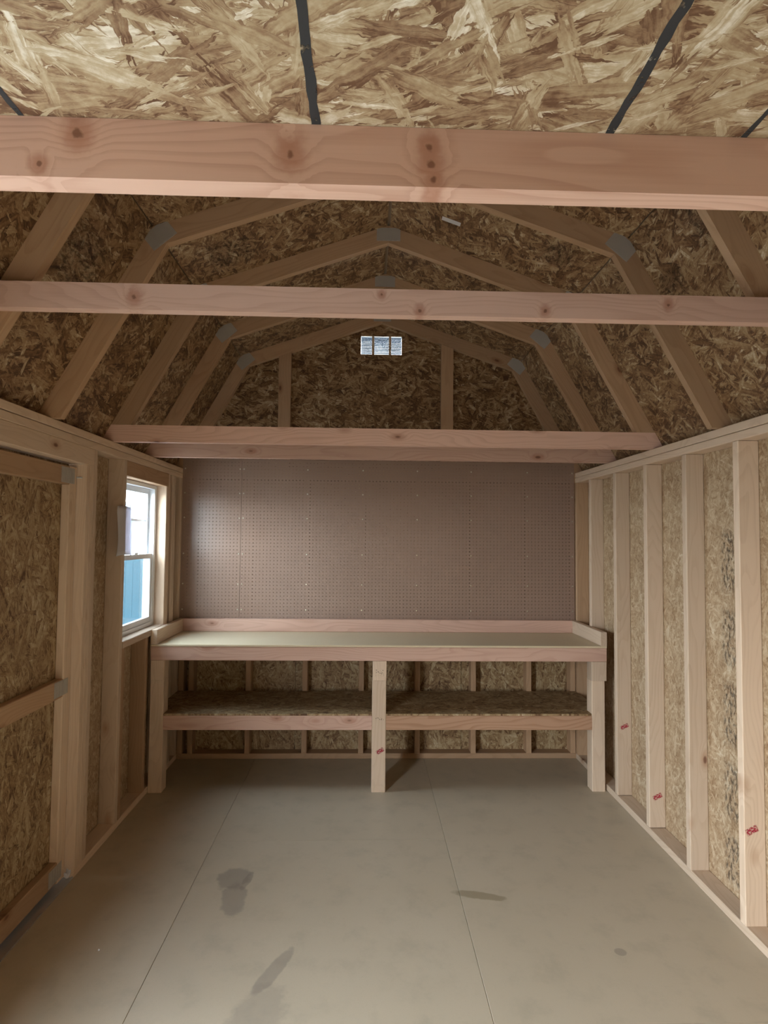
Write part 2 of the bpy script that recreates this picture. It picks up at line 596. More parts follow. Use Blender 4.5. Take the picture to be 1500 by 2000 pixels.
# ------------------------------------------------------------------ floor
fl = struct(link('floor', boxes_mesh([(-1.56, 1.56, YB - 0.1, 0.12, -0.16, -0.0185)], 'skin'), Matrix.Identity(4)))
xs = [(-XO, -0.8776), (-0.8764, 0.3294), (0.3306, XO)]
splits = [[-4.80, -2.905, -0.465, 0.088], [-4.80, -3.595, -1.155, 0.088], [-4.80, -2.905, -0.465, 0.088]]
splits[0] = [-4.80, -2.36, 0.088]
splits[2] = [-4.80, -2.36, 0.088]
for (a, b), sp in zip(xs, splits):
    for y0, y1 in zip(sp[:-1], sp[1:]):
        box('floor_panel', fl, a, b, y0 + 0.0006, y1 - 0.0006, -0.0185, 0.0, 'floor', 0.0012)

# ------------------------------------------------------------------ right wall
wr = struct(link('wall_right', boxes_mesh([(XO + 0.0115, XO + 0.03, YB, 0.12, -0.15, PT)], 'skin'), Matrix.Identity(4)))
y = 0.10
k = 0
while y > YB:
    y0 = max(y - 1.2192, YB)
    box('sheathing_panel', wr, XO, XO + 0.0113, y0 + 0.001, y - 0.001, 0.0, PT, 'osb_wall', 0.001)
    y = y0
    k += 1
box('bottom_plate', wr, XI, XO, YB, 0.0, 0.0, T2, 'pine')
box('top_plate', wr, XI, XO, YB, -0.006, ZS, 2.0390, 'pine')
box('top_plate', wr, XI, XO, YB, -0.006, 2.0412, PT, 'pine')
box('stud', wr, XI, XO, -0.038, 0.0, T2, ZS, 'rafter')
stud_y = [-(0.3127 + 0.4064 * i) for i in range(11)]
studs_r = []
for i, yf in enumerate(stud_y):
    s = box('stud', wr, XI, XO, yf, yf + T2, T2 + (0.004 if i in (1, 2) else 0.0), ZS - 0.0022, 'pine')
    studs_r.append(s)
for i, z, w in ((4, 0.415, 0.032), (2, 0.205, 0.030), (1, 0.451, 0.028)):
    yf = stud_y[i]
    m = decal('ink_mark', studs_r[i], ((1.468 if i == 4 else 1.481), yf - 0.0004, z), (0.85, 0, 0.42), (-0.42, 0, 0.85), 0.058, w, 'ink_red')
    m['label'] = 'red ink stamp on the stud'
# blue-black cut line marks at the feet of the two studs nearest the bench
# printed strip on the sheathing between the two nearest studs
pz = [(0.06, 0.30), (0.33, 0.62), (0.65, 0.98), (1.0, 1.30), (1.33, 1.66)]
panels = [c for c in wr.children if c.name.startswith('sheathing_panel')]
for z0, z1 in pz:
    decal('ink_print', panels[1], (XO - 0.0004, -1.712, (z0 + z1) / 2), (0, 0, 1), (0, 1, 0), z1 - z0, 0.115, 'ink_grey')

# ------------------------------------------------------------------ left wall
OPY0, OPY1, OPZ0, OPZ1 = -1.010, -0.345, 1.000, 1.915     # window opening
DY0, DY1, DZ1 = -3.180, -1.488, 1.919                       # double-door opening
EY0, EY1 = -4.220, -3.300                                   # unseen open doorway beside the camera, placed to match how light falls
SK0, SK1 = -XO - 0.030, -XO - 0.0115
wl = struct(link('wall_left', boxes_mesh([
    (SK0, SK1, OPY1, 0.12, -0.15, PT), (SK0, SK1, OPY0, OPY1, -0.15, OPZ0), (SK0, SK1, OPY0, OPY1, OPZ1, PT),
    (SK0, SK1, DY1, OPY0, -0.15, PT), (SK0, SK1, DY0, DY1, DZ1, PT), (SK0, SK1, DY0, DY1, -0.15, -0.02),
    (SK0, SK1, EY1, DY0, -0.15, PT), (SK0, SK1, EY0, EY1, DZ1, PT), (SK0, SK1, EY0, EY1, -0.15, -0.02), (SK0, SK1, YB, EY0, -0.15, PT)], 'skin'), Matrix.Identity(4)))
S0, S1 = -XO - 0.0113, -XO
for r in [(OPY1, 0.10, 0, PT), (OPY0 + .001, OPY1 - .001, 0, OPZ0), (OPY0 + .001, OPY1 - .001, OPZ1, PT),
          (DY1, OPY0, 0, PT), (DY0, DY1 - .001, DZ1, PT), (EY1 + .001, DY0 - .001, 0, PT), (EY0, EY1, DZ1, PT), (YB, EY0 - .001, 0, PT)]:
    box('sheathing_panel', wl, S0, S1, r[0], r[1], r[2], r[3], 'osb_wall', 0.001)
box('bottom_plate', wl, -XO, -XI, DY1, 0.0, 0.0, T2, 'pine')
box('bottom_plate', wl, -XO, -XI, YB, EY0, 0.0, T2, 'pine')
box('bottom_plate', wl, -XO, -XI, EY1, DY0, 0.0, T2, 'pine')
box('top_plate', wl, -XO, -XI, YB, -0.006, ZS, 2.0390, 'pine')
box('top_plate', wl, -XO, -XI, YB, -0.006, 2.0412, PT, 'pine')
for y0, z0, z1 in [(-0.038, T2, ZS), (-0.188, T2, ZS), (-0.228, T2, ZS), (-0.307, T2, ZS), (-0.345, T2, OPZ1),
                   (-1.048, T2, ZS), (-1.412, T2, ZS), (-1.450, T2, DZ1), (-1.488, T2, DZ1),
                   (-3.218, T2, DZ1), (-3.258, T2, ZS), (-3.2995, T2, ZS), (-4.2585, T2, ZS), (-4.70, T2, ZS)]:
    box('stud', wl, -XO, -XI, y0 + 0.0004, y0 + T2 - 0.0004, z0, z1, 'pine')
box('cripple_stud', wl, -XO, -XI, -0.655, -0.617, T2, 0.9615, 'rafter')
box('cripple_stud', wl, -XO, -XI, -1.009, -0.971, T2, 0.9615, 'rafter')
for a, b in ((-XO, -XI - 0.045), (-XI - 0.044, -XI)):
    box('window_header', wl, a, b, OPY0, OPY1 + T2, OPZ1, ZS, 'rafter')
box('door_header', wl, -XI - 0.044, -XI, DY0 - T2, -1.412, DZ1, ZS, 'pine')
box('door_header', wl, -XO, -XI - 0.045, DY0 - T2, -1.412, DZ1, ZS, 'pine')
sill = box('window_sill', wl, -XO, -XI + 0.004, OPY0, OPY1, 0.962, OPZ0, 'pine')

# door leaf, closed
d1 = struct(link('door_1', boxes_mesh([(-1.5400, -1.5312, -2.402, -1.491, 0.006, 1.917)], 'skin'), Matrix.Identity(4)))
box('door_panel', d1, -1.5310, -1.5190, -2.402, -1.491, 0.006, 1.917, 'osb', 0.001)  # darker board than the other leaf, standing in for left-wall shade


def leaf(parent, ya, yb, tr=None):
    parts = [('stile', yb - 0.068, yb, 0.012, 1.902), ('stile', ya, ya + 0.068, 0.012, 1.902),
             ('rail', ya + 0.068, yb - 0.068, 1.816, 1.902), ('rail', ya + 0.068, yb - 0.068, 0.844, 0.927),
             ('rail', ya + 0.068, yb - 0.068, 0.018, 0.108)]
    res = []
    for n, a, b, z0, z1 in parts:
        res.append(box(n, parent, -1.5188, -1.4808, a, b, z0, z1, 'pine' if n == 'stile' else 'rafter'))
    return res


leaf(d1, -2.402, -1.491)


def gusset(parent, c, u, v, L, W, T=0.0016):
    """Pressed-steel truss plate with raised ribs."""
    lst = [(-L / 2, L / 2, -W / 2, W / 2, 0, T)]
    n = 5
    for i in range(n):
        x = -L / 2 + (i + 0.5) * L / n
        lst.append((x - L / n * 0.22, x + L / n * 0.22, -W / 2 + 0.004, W / 2 - 0.004, T, T + 0.0016))
    o = link('gusset_plate', boxes_mesh(lst, 'steel'), frame(Vector(c), u, v), parent)
    return o


gusset(d1, (-1.4806, -1.575, 0.888), (0, 1, 0), (0, 0, 1), 0.12, 0.070)
gusset(d1, (-1.4806, -1.575, 0.062), (0, 1, 0), (0, 0, 1), 0.11, 0.070)
gusset(d1, (-1.4806, -1.575, 1.858), (0, 1, 0), (0, 0, 1), 0.12, 0.072)

# the second leaf, closed as well
d2 = struct(link('door_2', boxes_mesh([(-1.5400, -1.5312, -3.177, -2.406, 0.006, 1.917)], 'skin'), Matrix.Identity(4)))
box('door_panel', d2, -1.5310, -1.5190, -3.177, -2.406, 0.006, 1.917, 'osb_wall', 0.001)
leaf(d2, -3.177, -2.406)

th = struct(link('trim_1', boxes_mesh([(-1.5255, -1.440, DY0, DY1, 0.0, 0.0030), (-1.449, -1.440, DY0, DY1, 0.0030, 0.0065)], 'alu'), Matrix.Identity(4)))

# ------------------------------------------------------------------ back wall with gable
FI, K, A = (1.40, PT), (0.975, 2.840), (0.0, 3.180)


def offs(p, q, d):
    v = Vector((q[0] - p[0], q[1] - p[1])).normalized()
    n = Vector((v.y, -v.x))
    return (p[0] + n.x * d, p[1] + n.y * d), (q[0] + n.x * d, q[1] + n.y * d)


def isect(p1, p2, p3, p4):
    x1, y1 = p1; x2, y2 = p2; x3, y3 = p3; x4, y4 = p4
    d = (x1 - x2) * (y3 - y4) - (y1 - y2) * (x3 - x4)
    a = x1 * y2 - y1 * x2
    b = x3 * y4 - y3 * x4
    return ((a * (x3 - x4) - (x1 - x2) * b) / d, (a * (y3 - y4) - (y1 - y2) * b) / d)


def profile(d):
    """foot, knee and apex of the gambrel line at distance d outside the inner face of the rafters"""
    l1, l2 = offs(FI, K, d)
    u1, u2 = offs(K, A, d)
    foot = isect(l1, l2, (0, PT), (1, PT))
    return foot, isect(l1, l2, u1, u2), isect(u1, u2, (0, 0), (0, 1))


FO, KO, AO = profile(0.089)


def xo(z):   # x of the outer lower line at height z
    t = (z - FO[1]) / (KO[1] - FO[1])
    return FO[0] + t * (KO[0] - FO[0])


def xin(z):
    t = (z - FI[1]) / (K[1] - FI[1])
    return FI[0] + t * (K[0] - FI[0])


wb = struct(link('wall_back', boxes_mesh([(-1.556, 1.556, YO + 0.0115, YO + 0.03, -0.15, 2.10)], 'skin'), Matrix.Identity(4)))
for a, b in ((-XO, -0.61), (-0.608, 0.61), (0.612, XO)):
    box('sheathing_panel', wb, a, b, YO, YO + 0.0113, 0, PT, 'osb', 0.001)
box('bottom_plate', wb, -XI, XI, 0, YO, 0, T2, 'rafter')
box('top_plate', wb, -XI, XI, 0, YO, ZS, 2.0395, 'rafter')
box('top_plate', wb, -XI, XI, 0, YO, 2.0405, PT, 'rafter')
for x in (-1.4175, -1.345, -0.939, -0.533, -0.126, 0.280, 0.687, 1.093, 1.4175):
    box('stud', wb, x - 0.019, x + 0.019, 0, YO, T2, ZS, 'rafter')
# gable sheathing with the vent hole
VX0, VX1, VZ0, VZ1 = -0.156, 0.147, 2.950, 3.090
gy0, gy1 = 0.0385, 0.0500


def ztop(x):
    x = abs(x)
    if x < KO[0]:
        return AO[1] + (KO[1] - AO[1]) * x / KO[0]
    return KO[1] + (x - KO[0]) / (FO[0] - KO[0]) * (FO[1] - KO[1])


def gable_piece(pts):
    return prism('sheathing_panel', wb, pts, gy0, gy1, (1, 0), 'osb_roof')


zl, zr = ztop(VX0), ztop(VX1)
gable_piece([(-FO[0], PT), (VX0, PT), (VX0, zl), (-KO[0], KO[1])])
gable_piece([(VX1, PT), (FO[0], PT), (KO[0], KO[1]), (VX1, zr)])
gable_piece([(VX0, PT), (VX1, PT), (VX1, VZ0), (VX0, VZ0)])
gable_piece([(VX0, VZ1), (VX1, VZ1), (VX1, zr), (0, AO[1]), (VX0, zl)])


def rafters(parent, y0, zfoot=PT, mat='rafter'):
    y1 = y0 + T2
    out = []
    for s in (-1, 1):
        lo = [(s * xin(zfoot), zfoot), (s * xo(zfoot), zfoot), (s * KO[0], KO[1]), (s * K[0], K[1])]
        out.append(prism('lower_rafter', parent, lo, y0, y1, (s * (K[0] - FI[0]), K[1] - FI[1]), mat))
        e = 0.0006
        up = [(s * (K[0] - e), K[1] + e * .35), (s * (KO[0] - e), KO[1] + e * .35), (s * e, AO[1]), (s * e, A[1])]
        out.append(prism('upper_rafter', parent, up, y0, y1, (s * (A[0] - K[0]), A[1] - K[1]), mat))
    return out


def plates(raf, y0, apex=True):
    yf = y0 - 0.0001
    for i, s in ((0, -1), (2, 1)):
        kx, kz = (K[0] + KO[0]) / 2, (K[1] + KO[1]) / 2
        # ribs run along the mitre
        d = Vector((KO[0] - K[0], 0, KO[1] - K[1])).normalized()
        d.x *= s
        u = Vector((d.z, 0, -d.x)) if s > 0 else Vector((d.z, 0, -d.x))
        v = d
        n = u.cross(v)
        if n.y > 0:
            u = -u
        gusset(raf[i], (s * kx, yf, kz), u, v, 0.125, 0.082)
    if apex:
        gusset(raf[1], (0, yf, (A[1] + AO[1]) / 2 - 0.002), (1, 0, 0), (0, 0, 1), 0.128, 0.072)


gr = rafters(wb, 0.0, PT)
plates(gr, 0.0)
for x0, x1 in ((-0.758, -0.669), (0.441, 0.531)):
    zt = A[1] - (A[1] - K[1]) * max(abs(x0), abs(x1)) / K[0] - 0.001
    zt2 = A[1] - (A[1] - K[1]) * min(abs(x0), abs(x1)) / K[0] - 0.001
    pts = [(x0, PT), (x1, PT), (x1, zt2 if abs(x1) < abs(x0) else zt), (x0, zt if abs(x1) < abs(x0) else zt2)]
    prism('gable_stud', wb, pts, 0.0, T2, (0, 1), 'rafter')

# ------------------------------------------------------------------ end wall behind the camera
wf = struct(link('wall_front', boxes_mesh([(-1.556, 1.556, YB - 0.03, YB, -0.15, PT)], 'osb_wall'), Matrix.Identity(4)))
prism('gable_panel', wf, [(-FO[0] - 0.04, PT), (FO[0] + 0.04, PT), (KO[0], KO[1]), (0, AO[1]), (-KO[0], KO[1])], YB - 0.03, YB, (1, 0), 'osb_wall')

# ------------------------------------------------------------------ roof (ceiling)
P1 = profile(0.1015)
P2 = profile(0.122)
F1, K1, A1 = P1
F2, K2, A2 = P2
vsx, fsx = [], []
for yy in (YB - 0.03, 0.12):
    for pts in ([(-F1[0] - 0.05, PT - 0.09), (-K1[0], K1[1]), (0, A1[1]), (K1[0], K1[1]), (F1[0] + 0.05, PT - 0.09)],
                [(-F2[0] - 0.05, PT - 0.09), (-K2[0], K2[1]), (0, A2[1]), (K2[0], K2[1]), (F2[0] + 0.05, PT - 0.09)]):
        vsx += [(x, yy, z) for x, z in pts]
for i in range(4):
    fsx += [[i, i + 1, i + 11, i + 10], [i + 5, i + 15, i + 16, i + 6], [i, i + 5, i + 6, i + 1], [i + 10, i + 11, i + 16, i + 15]]
fsx += [[0, 10, 15, 5], [4, 9, 19, 14]]
ce = struct(link('ceiling', mesh_from('ceiling', vsx, fsx, 'skin'), Matrix.Identity(4)))
roofp = {}
for s in (-1, 1):
    for j, (ya, yb) in enumerate(((-2.3805, 0.118), (-4.79, -2.3835))):
        # lower slope
        p, q = Vector((s * FO[0], 0, FO[1])), Vector((s * KO[0], 0, KO[1]))
        v = (q - p).normalized()
        n = Vector((v.z, 0, -v.x)) * (1 if s > 0 else -1)
        if n.x * s < 0:
            n = -n
        W = (q - p).length - 0.006
        c = (p + q) / 2 + n * 0.0062
        c.y = (ya + yb) / 2
        u = Vector((0, 1, 0))
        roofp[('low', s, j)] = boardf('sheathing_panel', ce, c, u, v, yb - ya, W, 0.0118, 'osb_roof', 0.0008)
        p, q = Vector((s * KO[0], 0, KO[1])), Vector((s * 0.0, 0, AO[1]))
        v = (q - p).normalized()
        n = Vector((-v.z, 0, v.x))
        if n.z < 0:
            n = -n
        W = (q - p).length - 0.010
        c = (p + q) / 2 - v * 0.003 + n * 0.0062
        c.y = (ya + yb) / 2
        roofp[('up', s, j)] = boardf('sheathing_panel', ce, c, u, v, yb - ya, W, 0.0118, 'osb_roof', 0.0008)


def roof_ink(which, s, j, P, L, W, mat='ink_grey'):
    if which == 'low':
        a, b = Vector((s * FO[0], 0, FO[1])), Vector((s * KO[0], 0, KO[1]))
    else:
        a, b = Vector((s * KO[0], 0, KO[1])), Vector((0, 0, AO[1]))
    v = (b - a).normalized()
    t = (Vector((P[0], 0, P[2])) - a).dot(v)
    c = a + v * t
    n = Vector((v.z, 0, -v.x))
    ctr = Vector((0, 0, 2.5))
    if n.dot(ctr - c) < 0:
        n = -n
    c = c + n * 0.0006
    c.y = P[1]
    return decal('ink_print', roofp[(which, s, j)], c, (0, 1, 0), v, L, W, mat)


roof_ink('low', -1, 0, (-1.197, -2.10, 2.625), 0.30, 0.26)
roof_ink('low', 1, 0, (1.169, -1.93, 2.66), 0.20, 0.14)
roof_ink('low', 1, 0, (1.10, -2.26, 2.76), 0.16, 0.17)
roof_ink('up', 1, 0, (0.83, -1.50, 2.985), 0.20, 0.17)
roof_ink('up', -1, 0, (-0.80, -1.42, 2.99), 0.26, 0.24)
lw = roof_ink('up', 1, 0, (0.307, -1.455, 3.175), 0.034, 0.098, 'paper')
lw.name = 'paper_sticker'
lw['label'] = 'small white sticker on the roof sheathing'

# ------------------------------------------------------------------ roof trusses
GT = 'gambrel roof trusses of pale lumber'


def truss(y0, label, joist):
    t = thing('roof_truss', label, 'roof truss', (0, y0, PT), GT)
    zf = PT
    if joist:
        zj = PT + 0.089
        pts = [(-xo(PT), PT), (xo(PT), PT), (xo(zj), zj), (-xo(zj), zj)]
        prism('bottom_chord', t, pts, y0, y0 + T2, (1, 0), 'fir')
        zf = zj + 0.0004
    r = rafters(t, y0, zf)
    plates(r, y0)
    return t


tA = truss(-2.400, 'nearest roof truss, its lower rafters crossing behind the raised tie beam', False)
tB = truss(-1.820, 'roof truss with ribbed steel plates at both knees, standing just beyond the tie beam', False)
tC = truss(-1.200, 'roof truss with a horizontal bottom chord, the lower-hung nearer of the two', True)
tD = truss(-0.610, 'farthest roof truss, its pink bottom chord just above the pegboard', True)
tC['label'] = 'roof truss with tan bottom chord, directly in front of the farthest truss'

tb = link('tie_beam', None, Matrix.Translation((0, -2.438, 2.312)))
zb0, zb1 = 2.312, 2.398
bpy.data.objects.remove(tb)
tb = prism('tie_beam', None, [(-xo(zb0), zb0), (xo(zb0), zb0), (xo(zb1), zb1), (-xo(zb1), zb1)], -2.4382, -2.4002, (1, 0), 'fir_tie')
tag(tb, 'pinkish fir tie beam nailed across the nearest truss, second beam down in view', 'beam')
lj = prism('loft_joist', None, [(-xo(PT), PT), (xo(PT), PT), (xo(2.163), 2.163), (-xo(2.163), 2.163)], -3.540, -3.502, (1, 0), 'fir_joist')
tag(lj, 'large knotty pink fir joist carrying the edge of the overhead loft deck', 'beam')

ld = thing('loft_deck', 'overhead loft deck of strand board with black lines, resting on the big pink joist', 'loft deck', (0, -4.1, 2.164))
ldz = (2.1635, 2.1755)
lp = box('deck_panel', ld, -1.445, 0.995, -4.75, -3.5030, ldz[0], ldz[1], 'osb_loft', 0.0008)
box('deck_panel', ld, 0.997, 1.445, -4.75, -3.5030, ldz[0], ldz[1], 'osb_loft', 0.0008)


def ragged_line(x, w):
    pts = []
    n = 60
    y0, y1 = -4.70, -3.504
    rr = random.Random(int(x * 1000))
    vs_, fs = [], []
    drift = 0
    for i in range(n + 1):
        yy = y0 + (y1 - y0) * i / n - (y0 + y1) / 2
        drift += rr.uniform(-0.0006, 0.0006)
        vs_.append((drift - w / 2 + rr.uniform(-0.0016, 0.0010), yy, 0))
        vs_.append((drift + w / 2 + rr.uniform(-0.0010, 0.0016), yy, 0))
    for i in range(n):
        fs.append([2 * i, 2 * i + 2, 2 * i + 3, 2 * i + 1])
    me = mesh_from('line', vs_, fs, 'ink_line')
    o = link('marker_line', me, Matrix.Translation((x, (y0 + y1) / 2, ldz[0] - 0.0005)), lp)
    o['label'] = 'black marker line'


for x, w in ((-0.998, 0.010), (-0.591, 0.009), (-0.1795, 0.0125), (0.234, 0.0125), (0.434, 0.008), (0.64, 0.01)):
    ragged_line(x, w)

# ------------------------------------------------------------------ gable vent
gv = thing('gable_vent', 'small louvred daylight vent high in the back gable', 'vent', (0, 0.06, VZ0))
fw = 0.010
joined('vent_frame', gv, [(VX0 - 0.02, VX0, 0.0505, 0.075, VZ0 - 0.02, VZ1 + 0.02), (VX1, VX1 + 0.02, 0.0505, 0.075, VZ0 - 0.02, VZ1 + 0.02),
                          (VX0, VX1, 0.0505, 0.075, VZ0 - 0.02, VZ0), (VX0, VX1, 0.0505, 0.075, VZ1, VZ1 + 0.02)], 'trimwhite', (0, 0.06, VZ0))
for x in (-0.066, 0.060):
    box('divider', gv, x - 0.009, x + 0.009, 0.0400, 0.0500, VZ0 + 0.0005, VZ1 - 0.0005, 'pine')
ns = 12
for i in range(ns):
    z = VZ0 + (i + 0.5) * (VZ1 - VZ0) / ns
    d = Vector((0, math.cos(math.radians(-40)), math.sin(math.radians(-40))))
    boardf('louvre', gv, (0.5 * (VX0 + VX1), 0.063, z), (1, 0, 0), d, VX1 - VX0 - 0.001, 0.0124, 0.0014, 'ventgrey', 0.0003)

# ------------------------------------------------------------------ pegboard


def pegboard(x0, x1, z0, z1, label):
    p = 0.0254
    r = 0.0032
    nx = int((x1 - x0) / p)
    nz = int((z1 - z0) / p)
    mx, mz = (x1 - x0 - nx * p) / 2, (z1 - z0 - nz * p) / 2
    vs_, fs = [], []
    T = 0.006
    oc = [(r * math.cos(math.radians(22.5 + 45 * k)), r * math.sin(math.radians(22.5 + 45 * k))) for k in range(8)]
    cxm, czm = (x0 + x1) / 2, (z0 + z1) / 2
    for i in range(nx):
        for j in range(nz):
            ax, az = x0 + mx + i * p, z0 + mz + j * p
            cx, cz = ax + p / 2, az + p / 2
            b = len(vs_)
            # corners: 0 ++, 1 -+, 2 --, 3 +-
            vs_ += [(ax + p - cxm, 0, az + p - czm), (ax - cxm, 0, az + p - czm), (ax - cxm, 0, az - czm), (ax + p - cxm, 0, az - czm)]
            vs_ += [(cx + u - cxm, 0, cz + v - czm) for u, v in oc]
            vs_ += [(cx + u - cxm, T, cz + v - czm) for u, v in oc]
            o = b + 4
            # octagon verts k at 22.5+45k : 0,1 around corner ++ ; 2,3 around -+ ; 4,5 -- ; 6,7 +-
            fs += [[b, o, o + 1], [b + 1, o + 2, o + 3], [b + 2, o + 4, o + 5], [b + 3, o + 6, o + 7]]
            fs += [[b + 1, b, o + 1, o + 2], [b + 2, b + 1, o + 3, o + 4], [b + 3, b + 2, o + 5, o + 6], [b, b + 3, o + 7, o]]
            for k in range(8):
                k2 = (k + 1) % 8
                fs.append([o + k, o + k2, o + 8 + k2, o + 8 + k])
    # rim strips and edges
    def q(xa, xb, za, zb):
        b = len(vs_)
        vs_.extend([(xa - cxm, 0, za - czm), (xb - cxm, 0, za - czm), (xb - cxm, 0, zb - czm), (xa - cxm, 0, zb - czm)])
        fs.append([b, b + 1, b + 2, b + 3])
    q(x0, x0 + mx, z0, z1)
    q(x1 - mx, x1, z0, z1)
    q(x0 + mx, x1 - mx, z0, z0 + mz)
    q(x0 + mx, x1 - mx, z1 - mz, z1)
    b = len(vs_)
    vs_ += [(x0 - cxm, 0, z0 - czm), (x1 - cxm, 0, z0 - czm), (x1 - cxm, 0, z1 - czm), (x0 - cxm, 0, z1 - czm),
            (x0 - cxm, T, z0 - czm), (x1 - cxm, T, z0 - czm), (x1 - cxm, T, z1 - czm), (x0 - cxm, T, z1 - czm)]
    fs += [[b, b + 4, b + 5, b + 1], [b + 1, b + 5, b + 6, b + 2], [b + 2, b + 6, b + 7, b + 3], [b + 3, b + 7, b + 4, b]]
    me = mesh_from('pegboard', vs_, fs, 'hardboard')
    # local frame: the sheet lies in local X-Z
    o = link('pegboard', me, Matrix.Translation((cxm, -0.0062, czm)))
    return tag(o, label, 'pegboard')


PZ0, PZ1 = 0.930, 2.149
pl = pegboard(-1.4360, -1.0115, PZ0, PZ1, 'narrow brown pegboard panel beside the window, at the left end of the back wall')
pr = pegboard(-1.0095, 1.4300, PZ0, PZ1, 'long brown pegboard panel covering most of the back wall above the workbench')
_sv, _sf = [], []
for k in range(8):
    a = 2 * math.pi * k / 8
    _sv.append((0.0052 * math.cos(a), -0.0018, 0.0052 * math.sin(a)))
for k in range(8):
    a = 2 * math.pi * k / 8
    _sv.append((0.0058 * math.cos(a), 0.0, 0.0058 * math.sin(a)))
_sf = [list(range(8))] + [[k, k + 8, (k + 1) % 8 + 8, (k + 1) % 8] for k in range(8)]
screw_me = mesh_from('screw', _sv, _sf, 'screw')
for x in (-1.418, -1.024, -0.995, -0.533, -0.130, 0.268, 0.664, 1.080, 1.414):
    for z in (2.075, 1.898, 1.719, 1.460, 1.243, 1.06):
        link('screw', screw_me, Matrix.Translation((x, -0.0064, z)), pl if x < -1.01 else pr)

# ------------------------------------------------------------------ workbench
wbn = thing('workbench', 'built-in wooden workbench with a lower shelf along the back wall', 'workbench', (0, -0.3, 0))
BT = 0.9085
YF = -0.568
box('tabletop', wbn, -1.4355, 1.4355, YF - 0.004, -0.0075, 0.8965, BT, 'benchtop', 0.001)
box('front_rail', wbn, -1.4355, 1.4355, YF, YF + T2, 0.8095, 0.8960, 'fir')
box('back_rail', wbn, -1.398, 1.398, -0.0465, -0.0085, BT + 0.0005, 0.9985, 'fir')
o = box('end_rail', wbn, -1.4360, -1.3985, YF - 0.002, -0.0085, BT + 0.0005, 0.9975, 'pine')
o = box('end_rail', wbn, 1.3985, 1.4360, YF - 0.004, -0.0085, BT + 0.0005, 0.9975, 'pine')
box('rear_ledger', wbn, -1.434, 1.434, -0.0385, -0.0005, 0.8080, 0.8960, 'rafter')


def leg(x0, x1, bx0, bx1):
    xm = (x0 + x1) / 2
    p = box('leg', wbn, x0, x1, YF + 0.001, YF + 0.090, 0.0, 0.6885, 'pine')
    b = box('leg_block', wbn, bx0, bx1, YF - 0.001, YF + 0.086, 0.6895, 0.8090, 'pine')
    return p


lL = leg(-1.4345, -1.350, -1.4345, -1.350)
lM = leg(-0.0545, 0.0330, -0.0525, 0.0350)
lR = leg(1.3400, 1.4230, 1.3400, 1.4355)
mk = decal('ink_mark', lM, (-0.002, YF + 0.0006, 0.253), (0.8, 0, 0.5), (-0.5, 0, 0.8), 0.056, 0.030, 'ink_red')
mk['label'] = 'red ink stamp'
mk = decal('ink_mark', lM, (-0.008, YF + 0.0006, 0.452), (1, 0, 0), (0, 0, 1), 0.065, 0.026, 'ink_dots')
mk['label'] = 'small black ink specks'
mk = decal('ink_mark', lM, (-0.008, YF - 0.0014, 0.738), (1, 0, 0), (0, 0, 1), 0.060, 0.05, 'ink_dots')
mk.parent = lM
box('shelf_rail', wbn, -1.3495, -0.0550, YF + 0.001, YF + 0.039, 0.381, 0.4695, 'fir')
box('shelf_rail', wbn, 0.0335, 1.3395, YF + 0.001, YF + 0.039, 0.381, 0.4695, 'fir_dark')
box('shelf_panel', wbn, -1.4350, -0.0550, YF + 0.0905, -0.001, 0.4700, 0.4815, 'osb', 0.001)
box('shelf_panel', wbn, 0.0335, 1.4350, YF + 0.0905, -0.001, 0.4700, 0.4815, 'osb', 0.001)
box('shelf_panel', wbn, -1.3490, -0.0550, YF + 0.002, YF + 0.0900, 0.4700, 0.4815, 'osb', 0.001)
box('shelf_panel', wbn, 0.0335, 1.3390, YF + 0.002, YF + 0.0900, 0.4700, 0.4815, 'osb', 0.001)
box('shelf_ledger', wbn, -1.434, 1.434, -0.0385, -0.0005, 0.3815, 0.4695, 'rafter')

# ------------------------------------------------------------------ window
WY0, WY1, WZ0, WZ1 = OPY0 + 0.004, OPY1 - 0.004, OPZ0 + 0.001, OPZ1 - 0.003
w1 = link('window_1', boxes_mesh([
    (-1.560, -1.500, WY0, WY0 + 0.035, WZ0, WZ1), (-1.560, -1.500, WY1 - 0.035, WY1, WZ0, WZ1),
    (-1.560, -1.500, WY0 + 0.035, WY1 - 0.035, WZ0, WZ0 + 0.025), (-1.560, -1.500, WY0 + 0.035, WY1 - 0.035, WZ1 - 0.022, WZ1)], 'vinyl'), Matrix.Identity(4))
struct(w1)
iy0, iy1 = WY0 + 0.035, WY1 - 0.035
ZM = 1.452
# upper sash (outer track)
ux0, ux1 = -1.556, -1.536
joined('upper_sash', w1, [(ux0, ux1, iy0, iy0 + 0.028, ZM - 0.012, WZ1 - 0.023), (ux0, ux1, iy1 - 0.028, iy1, ZM - 0.012, WZ1 - 0.023),
                          (ux0, ux1, iy0 + 0.028, iy1 - 0.028, WZ1 - 0.055, WZ1 - 0.023), (ux0, ux1, iy0 + 0.028, iy1 - 0.028, ZM - 0.012, ZM + 0.014)], 'vinyl', (0, -0.68, 1.6))
us = w1.children[-1]
box('muntin', us, -1.5500, -1.5420, iy0 + 0.028, iy1 - 0.028, 1.674, 1.688, 'alu', 0.001)
box('muntin', us, -1.5490, -1.5430, -0.682, -0.672, ZM + 0.014, WZ1 - 0.055, 'vinyl', 0.001)
box('glass_pane', us, -1.5475, -1.5445, iy0 + 0.026, iy1 - 0.026, ZM + 0.010, WZ1 - 0.050, 'glass', 0.0002)
